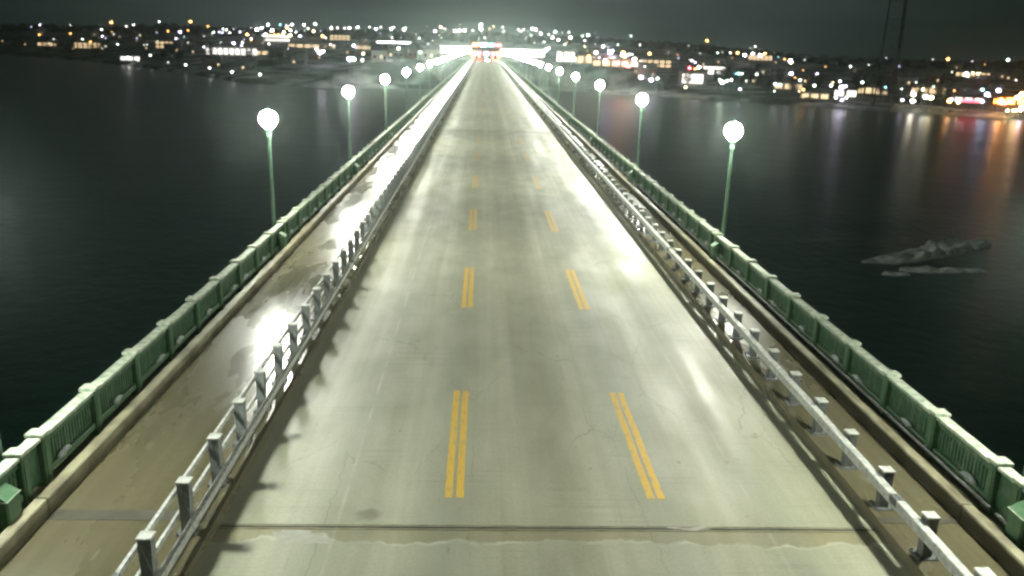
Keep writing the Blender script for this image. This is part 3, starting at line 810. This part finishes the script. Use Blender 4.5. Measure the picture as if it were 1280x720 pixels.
# low dark piles at the tower's foot
# ---- river wall, pale line along the left waterfront
def wall_line(name, pts, h, label, m_='concrete_wall', cat='wall'):
    m = MB(); P = [ground_spot(px, py, 0)[:3] for px, py in pts]
    dense = []
    for a, b in zip(P, P[1:]):
        for k in range(8):
            u = k/8; x, y = a[0]+(b[0]-a[0])*u, a[1]+(b[1]-a[1])*u; dense.append((x, y, terrain(x, y)))
    vs_ = []; fs_ = []
    for x, y, z in dense:
        r = math.hypot(x, y); ux, uy = x/r, y/r
        vs_ += [(x,y,z-1.5),(x,y,z+h),(x+ux*.8,y+uy*.8,z+h),(x+ux*.8,y+uy*.8,z-1.5)]
    for i in range(len(dense)-1):
        for k in range(4): fs_.append((4*i+k, 4*i+4+k, 4*i+4+(k+1)%4, 4*i+(k+1)%4))
    fs_ += [(0,1,2,3), tuple(4*(len(dense)-1)+k for k in (3,2,1,0))]
    m.add(vs_, fs_); o = m.build(name, M[m_]); tag(o, label, cat); return o
wall_line('river_wall', [(170,77),(232,82),(262,86),(300,91),(335,95),(383,98),(420,100)], 1.1, 'pale concrete river wall curving along the left bank')
wall_line('river_wall', [(1005,124),(1040,127),(1090,131),(1150,134),(1200,140),(1275,146)], .9, 'pale concrete river wall along the right bank')

# ---- trees
def tree_mesh(seed, h, spread):
    rnd = random.Random(seed); m = MB()
    m.tube((0,0,-.5), (.1,0,h*.45), .22, .15, n=7, mi=0)
    tips = []
    for i in range(10):
        a = rnd.uniform(0, 6.28); z0 = h*rnd.uniform(.25,.5); L_ = h*rnd.uniform(.3,.55)
        e = Vector((math.cos(a)*spread*rnd.uniform(.4,1), math.sin(a)*spread*rnd.uniform(.4,1), z0+L_))
        m.tube((.05,0,z0), e, .10, .03, n=5, mi=0); tips.append((Vector((0,0,z0)), e))
    for (b, e) in tips:
        for _ in range(46):
            u = rnd.uniform(.35, 1.1); c = b.lerp(e, u)+Vector((rnd.gauss(0,1), rnd.gauss(0,1), rnd.gauss(0,.8)))*spread*.22
            d = Vector((rnd.gauss(0,1), rnd.gauss(0,1), rnd.gauss(.6,.8))).normalized()*rnd.uniform(.5,1.3); w = d.cross(Vector((rnd.gauss(0,1),rnd.gauss(0,1),rnd.gauss(0,1)))).normalized()*rnd.uniform(.10,.28)
            m.add([c-d*.5, c+w, c+d*.6, c-w], [(0,1,2,3)], 1)
    return m
def tree_proto(seed, h, sp, twig):
    m = tree_mesh(seed, h, sp)
    t = empty('bare_tree')
    tr = MB(); cr_ = MB()
    tr.v = list(m.v); cr_.v = list(m.v)
    for f, mi, sm in zip(m.f, m.m, m.sm):
        q = cr_ if mi else tr; q.f.append(f); q.m.append(0); q.sm.append(sm)
    for nm, q, mm in (('trunk', tr, M['bark']), ('crown', cr_, twig)):
        used = sorted({i for f in q.f for i in f}); mp_ = {o: i for i, o in enumerate(used)}
        q.v = [q.v[i] for i in used]; q.f = [tuple(mp_[i] for i in f) for f in q.f]
        q.build(nm, mm, t)
    return t
protos = [tree_proto(11, 9.5, 3.6, M['twig']), tree_proto(23, 12, 4.2, M['wood_dark']), tree_proto(37, 7.5, 3.0, M['twig'])]
used = set()
TREES = [(464,66,1),(470,68,1),(906,112,1),(897,113,1),(913,113,1),(1075,122,1),(1068,121,1),(858,110,0),(338,80,0),(350,81,1),(362,78,0),(525,76,2),(545,74,2),(486,70,2),(497,70,2),
         (508,72,2),(214,80,1),(225,82,1),(205,79,1),(184,76,0),(1100,131,1),(1112,131,1),(1145,132,0),(1176,134,1),(1243,139,1),(990,121,0),(960,118,1),(932,116,1),(830,110,2),(812,110,2),
         (720,102,2),(700,100,2),(745,104,2),(310,80,0),(264,78,1),(1020,118,0),(1232,128,1),(940,104,1),(974,112,1),(60,74,1),(120,76,1),(20,70,1),(90,66,0),(145,72,1)]
for i, (px, py, k) in enumerate(TREES):
    x, y, g, _ = ground_spot(px, py, 0)
    o = protos[k] if k not in used else copy_tree(protos[k]); used.add(k)
    sc = random.uniform(.8, 1.25); o.location = (x, y, g-.1); o.scale = (sc, sc, sc); o.rotation_euler = (0, 0, random.uniform(0, 6.28))
    kind = ['frosted bare tree', 'dark bare tree', 'small frosted bare tree'][k]
    zone = 'left waterfront' if px < 400 else ('bank left of the bridge end' if px < 600 else ('bank right of the bridge end' if px < 860 else 'right shore'))
    tag(o, f'{kind} standing on the {zone}', 'tree', f'{kind}s on the {zone}')

# far wooded ridge that reads as one mass
rnd = random.Random(3); m = MB()
a = -.80
while a < .95:
    for _ in range(3):
        aa = a+rnd.uniform(0, .006); hill = 1-smooth(.12, .42, aa)
        r = shore_r(aa)+rnd.uniform(620, 900); x, y = r*math.sin(aa), r*math.cos(aa); g = terrain(x, y)
        h = rnd.uniform(6, 11)*(.8+.5*mnoise.noise(Vector((aa*14, 1.7, 0)))) + 2; w = rnd.uniform(4, 8)
        n = 9; b = len(m.v)
        for j, (u, ww) in enumerate(((0,.8),(.35,1.0),(.7,.8),(.95,.35))):
            for i in range(n):
                t_ = 2*math.pi*i/n; q = ww*w*(1+.4*mnoise.noise(Vector((x*.1+i*1.3, y*.1+j*2.1, 0))))
                m.v.append((x+q*math.cos(t_), y+q*math.sin(t_), g-1+u*h*(1+.15*mnoise.noise(Vector((x+i, y+j, 5))))))
        for j in range(3):
            for i in range(n): m.f.append((b+j*n+i, b+j*n+(i+1)%n, b+j*n+n+(i+1)%n, b+j*n+n+i)); m.m.append(0); m.sm.append(True)
        m.f.append(tuple(b+3*n+i for i in range(n))); m.m.append(0); m.sm.append(True)
    a += .0045
tag(m.build('treeline', M['wood_dark']), kind='stuff')

# ---- houses scattered through the town
def house_proto(wall, seed):
    rnd = random.Random(seed); t = empty('house')
    w, d, h = 9+seed, 8, 5.2
    m = MB(); m.box(-w/2, w/2, 0, d, -.8, h); m.add([(-w/2,0,h),(-w/2,d,h),(-w/2,d/2,h+2.4)], [(0,1,2)]); m.add([(w/2,0,h),(w/2,d,h),(w/2,d/2,h+2.4)], [(0,2,1)]); m.build('wall', wall, t)
    m = MB()
    for sy in (0, 1):
        y0, y1 = (-.5, d/2) if sy == 0 else (d+.5, d/2)
        z0 = h-.3; z1 = h+2.42
        m.add([(-w/2-.5,y0,z0+.02),(w/2+.5,y0,z0+.02),(w/2+.5,y1,z1),(-w/2-.5,y1,z1),(-w/2-.5,y0,z0+.22),(w/2+.5,y0,z0+.22),(w/2+.5,y1,z1+.2),(-w/2-.5,y1,z1+.2)], [(3,2,1,0),(4,5,6,7),(0,1,5,4),(1,2,6,5),(2,3,7,6),(3,0,4,7)])
    rf = m.build('roof', M['snow_roof'], t)
    m = MB(); m.box(w*.2, w*.2+.8, d/2-.4, d/2+.4, h+1.5, h+3.6); m.build('chimney', M['brick'], rf)
    for i in range(3):
        m = MB(); c = -w/2+w*(i+.5)/3; m.box(c-.6, c+.6, -.06, -.005, 1.0, 2.4); m.build('window', M['window_glow' if (i+seed) % 3 == 0 else 'glass'], t)
    m = MB(); m.box(-.5+w*.17, .5+w*.17, -.05, -.004, -.3, 1.9); m.build('door', M['roof'], t)
    return t
hp = [house_proto(M['grey_wall'], 0), house_proto(M['brick'], 1), house_proto(M['white_wall'], 2)]; usedh = set()
rnd = random.Random(21)
for i in range(64):
    px = 12+1260*i/63+rnd.uniform(-8, 8)
    if 540 < px < 735: continue
    hy = 47+(px-300)*.0285
    py = hy+rnd.uniform(5, 42)
    if px < 240: py = hy+rnd.uniform(3, 22)
    x, y, g, _ = ground_spot(px, py, 0)
    k = i % 3; o = hp[k] if k not in usedh else copy_tree(hp[k]); usedh.add(k)
    o.location = (x, y, g+.5); o.rotation_euler = (0, 0, -math.atan2(x, y)+rnd.uniform(-.5, .5))
    zone = 'left hillside' if px < 330 else ('town left of the bridge end' if px < 600 else ('town right of the bridge end' if px < 900 else 'right shore'))
    kind = ['grey gabled house', 'brick gabled house', 'white gabled house'][k]
    tag(o, f'dim {kind} with snowy roof in the {zone}', 'house', f'{kind}s in the {zone}')

# ---- town lights
LC = {'w': (1.0,.97,.92), 'b': (.62,.62,1.0), 'p': (.84,.74,1.0), 'y': (1.0,.85,.45), 'o': (1.0,.45,.12), 'r': (1.0,.08,.10), 'c': (.35,.95,1.0), 'g': (.75,.9,.75)}
LN = {'w':'white','b':'bluish','p':'violet-white','y':'yellow','o':'orange','r':'red','c':'cyan','g':'pale green'}
LMAT = {}
def light_mat(c, s):
    k = (c, s)
    if k not in LMAT: LMAT[k] = emis(f'street_light_{LN[c].replace(" ","_")}', LC[c], {0: 5.0, 1: 13.0, 2: 28.0, 3: 50.0}[s])
    return LMAT[k]
LIGHTS = """260,33,o,1;265,42,w,0;274,40,p,1;287,41,w,1;300,40,p,1;309,43,o,2;292,54,p,2;303,53,w,1;314,50,o,1;321,37,p,3;327,35,w,2;335,31,w,2;340,38,w,3;332,43,p,2;337,44,o,1;343,43,o,1;348,43,o,1;353,43,y,1;358,32,b,1;350,31,c,1;359,35,o,2;355,40,w,2;363,44,y,2;365,31,w,2;370,40,w,1;375,45,b,2;380,31,w,2;385,36,w,1;392,39,y,2;394,30,w,2;363,38,p,2;336,55,w,1;403,45,o,2
50,31,p,1;88,42,o,1;113,52,o,1;132,58,w,0;127,37,w,1;139,28,o,2;140,40,o,0;167,31,w,1;175,44,y,0;199,27,w,1;210,39,o,1;216,29,w,1;225,40,b,2;235,38,o,1;235,53,w,0;238,27,o,2;230,46,c,0;160,72,w,2;188,69,w,1;173,76,w,0;210,78,w,0;232,81,w,1;262,85,w,1;290,90,w,1;325,93,w,1
414,35,w,2;422,35,w,1;431,35,w,1;437,35,w,2;447,34,w,2;462,34,w,1;470,36,w,2;476,34,w,1;489,36,w,2;492,34,w,1;505,37,w,2;507,35,w,1;534,33,y,0;544,39,p,2;551,34,y,2;556,36,w,1;442,57,p,2;437,74,p,3;442,74,w,2;453,75,w,1;454,67,y,1;520,43,y,0;549,44,y,0;525,65,g,1;400,66,p,3;396,62,w,2;404,64,w,2
569,39,w,3;575,38,w,2;581,38,w,2;591,38,w,1;601,31,p,3;601,36,w,3;617,33,y,1;628,34,w,1;630,39,w,1;606,47,w,1;575,31,y,0;612,36,y,1
648,37,w,1;651,39,w,1;655,37,w,1;660,39,w,0;666,36,p,3;670,37,w,2;664,44,g,1;676,42,w,2;686,43,w,1;694,40,w,2;703,41,w,0;711,40,w,1;691,47,w,2;698,50,w,2;713,47,w,2;728,45,g,1;735,44,w,2;744,41,g,0;789,45,g,1;772,56,g,1;754,58,w,2;745,66,w,2;763,65,b,3;779,66,o,2;781,70,y,2;777,69,y,1;790,68,w,1;793,74,w,2;795,81,w,1;736,70,o,1;757,91,o,1;772,93,r,2;785,93,r,2;755,97,w,1;718,73,w,1
812,67,o,2;801,99,p,2;814,100,p,2;801,76,w,0;806,83,w,0;884,51,o,2;861,57,g,0;875,67,g,0;897,66,g,1;903,65,g,0;913,66,w,1;922,66,o,2;931,69,p,3;941,67,w,2;950,69,p,3;956,67,o,2;944,58,w,1;938,60,g,0;862,85,r,2;869,86,o,1;874,84,w,2;923,92,c,1;927,92,w,1;946,93,g,1;903,103,g,2;914,100,w,1;909,101,g,1;900,100,g,1;857,109,y,1;933,101,g,0
973,71,c,0;981,74,o,1;988,76,p,3;989,78,y,2;1006,75,g,0;989,92,p,2;1021,92,p,1;969,105,w,1;975,106,g,1;968,114,g,0;1004,112,o,1;1018,107,g,1;1039,107,w,1;1041,103,y,0;1052,109,p,2;1078,103,g,1;1063,83,w,1;1086,81,g,0;1052,128,p,1;1107,109,c,0;1045,122,w,1;1058,122,w,1
1185,74,o,2;1260,75,g,2;1190,90,g,0;1208,92,p,2;1206,94,y,1;1216,91,y,1;1222,92,y,1;1225,91,y,0;1141,115,p,1;1142,118,y,2;1128,125,p,1;1141,126,w,2;1157,121,w,2;1164,122,y,2;1145,103,g,0;1127,111,g,0;1189,124,p,1;1187,126,o,2;1198,128,y,1;1228,127,p,1;1228,112,c,1;1234,118,b,2;1248,113,b,2;1278,118,o,3;1272,122,y,2;1259,140,y,1;1266,141,y,1;1270,141,y,1;1275,142,y,1;1277,135,b,2;1262,128,o,1;1252,127,o,3;1256,130,r,1"""
rl = random.Random(77)
for i in range(95):
    px = rl.choice([rl.uniform(15, 330), rl.uniform(250, 560), rl.uniform(640, 800), rl.uniform(820, 1270)])
    hy = 47+(px-300)*.0285
    py = hy+(rl.uniform(-14, 14) if px < 800 else rl.uniform(2, 48))
    if px < 250: py = hy+rl.uniform(-10, 18)
    LIGHTS += f";{px:.0f},{py:.1f},{rl.choice('wwwyoppbg')},{rl.choice([0,0,0,1,1])}"
head_r = {0: .8, 1: 1.1, 2: 1.3, 3: 1.6}
for ent in LIGHTS.replace('\n', ';').split(';'):
    px, py, c, s = ent.split(','); px, py, s = float(px), float(py), int(s)
    x, y, g, h = ground_spot(px, py, 9.0)
    m = MB(); r = head_r[s]*max(1.0, math.hypot(x, y)/800)
    m.tube((0, .25, -.4), (0, .25, h+.2), .14, .09, n=6, mi=0)
    m.tube((0, .25, h+.2), (0, -.3, h+.35), .07, .06, n=5, mi=0)
    m.ball((0, -.4, h), r*.55 if s < 2 else r*.7, 1, 10, 6, .8)
    o = m.build('street_lamp', [M['steel'], light_mat(c, s)], None, (x, y, g))
    o.rotation_euler = (0, 0, -math.atan2(x, y))
    zone = 'left waterfront town' if px < 250 else ('dense town cluster left' if px < 405 else ('hillside left of the bridge end' if px < 560 else ('hill behind the bridge end' if px < 720 else ('bank right of the bridge end' if px < 860 else ('right hillside' if py < 95 else 'right shore')))))
    size = ['faint', 'small', 'bright', 'very bright'][s]
    tag(o, f'{size} {LN[c]} town light in the {zone}', 'street lamp', f'{size} {LN[c]} lights in the {zone}')
# lit signs standing on posts
def sign(px, py, w, h_, m_, label):
    x, y, g, z = ground_spot(px, py, 7.0)
    t = empty('lit_sign', (x, y, g), -math.atan2(x, y)); tag(t, label, 'sign')
    m = MB(); m.tube((0,.2,-.4), (0,.2,z), .18, n=8); m.build('post', M['steel'], t)
    m = MB(); m.bevbox(-w/2, w/2, -.12, .12, z-h_/2, z+h_/2, .03); m.build('sign_panel', M[m_], t)
sign(763, 65, 5, 3.6, 'sign_white', 'big glowing white oval sign right of the plaza')
sign(1212, 126, 9, 1.1, 'sign_red', 'long red lit sign on the right shore')
sign(893, 85, 14, 1.5, 'lit_soft', 'long dim white sign strip above the floodlit building')
sign(923, 92, 4, .7, 'sign_cyan', 'small cyan lit sign on the right hillside')

# ------------------------------------------------------------------ haze: night mist over the river
if HAZE_DENSITY > 0:
    mb = MB(); mb.box(-3800, 3800, -300, 4300, -21, 135)
    hz = mb.build('haze', bpy.data.materials.new('river_mist'))
    hm = hz.data.materials[0]; hm.use_nodes = True; t = hm.node_tree
    t.nodes.remove(t.nodes['Principled BSDF'])
    pv = N(t, 'ShaderNodeVolumePrincipled')
    pv.inputs['Color'].default_value = (.74, .92, .86, 1); pv.inputs['Density'].default_value = HAZE_DENSITY
    pv.inputs['Anisotropy'].default_value = .92
    t.links.new(pv.outputs[0], t.nodes['Material Output'].inputs['Volume'])
    tag(hz, kind='stuff')
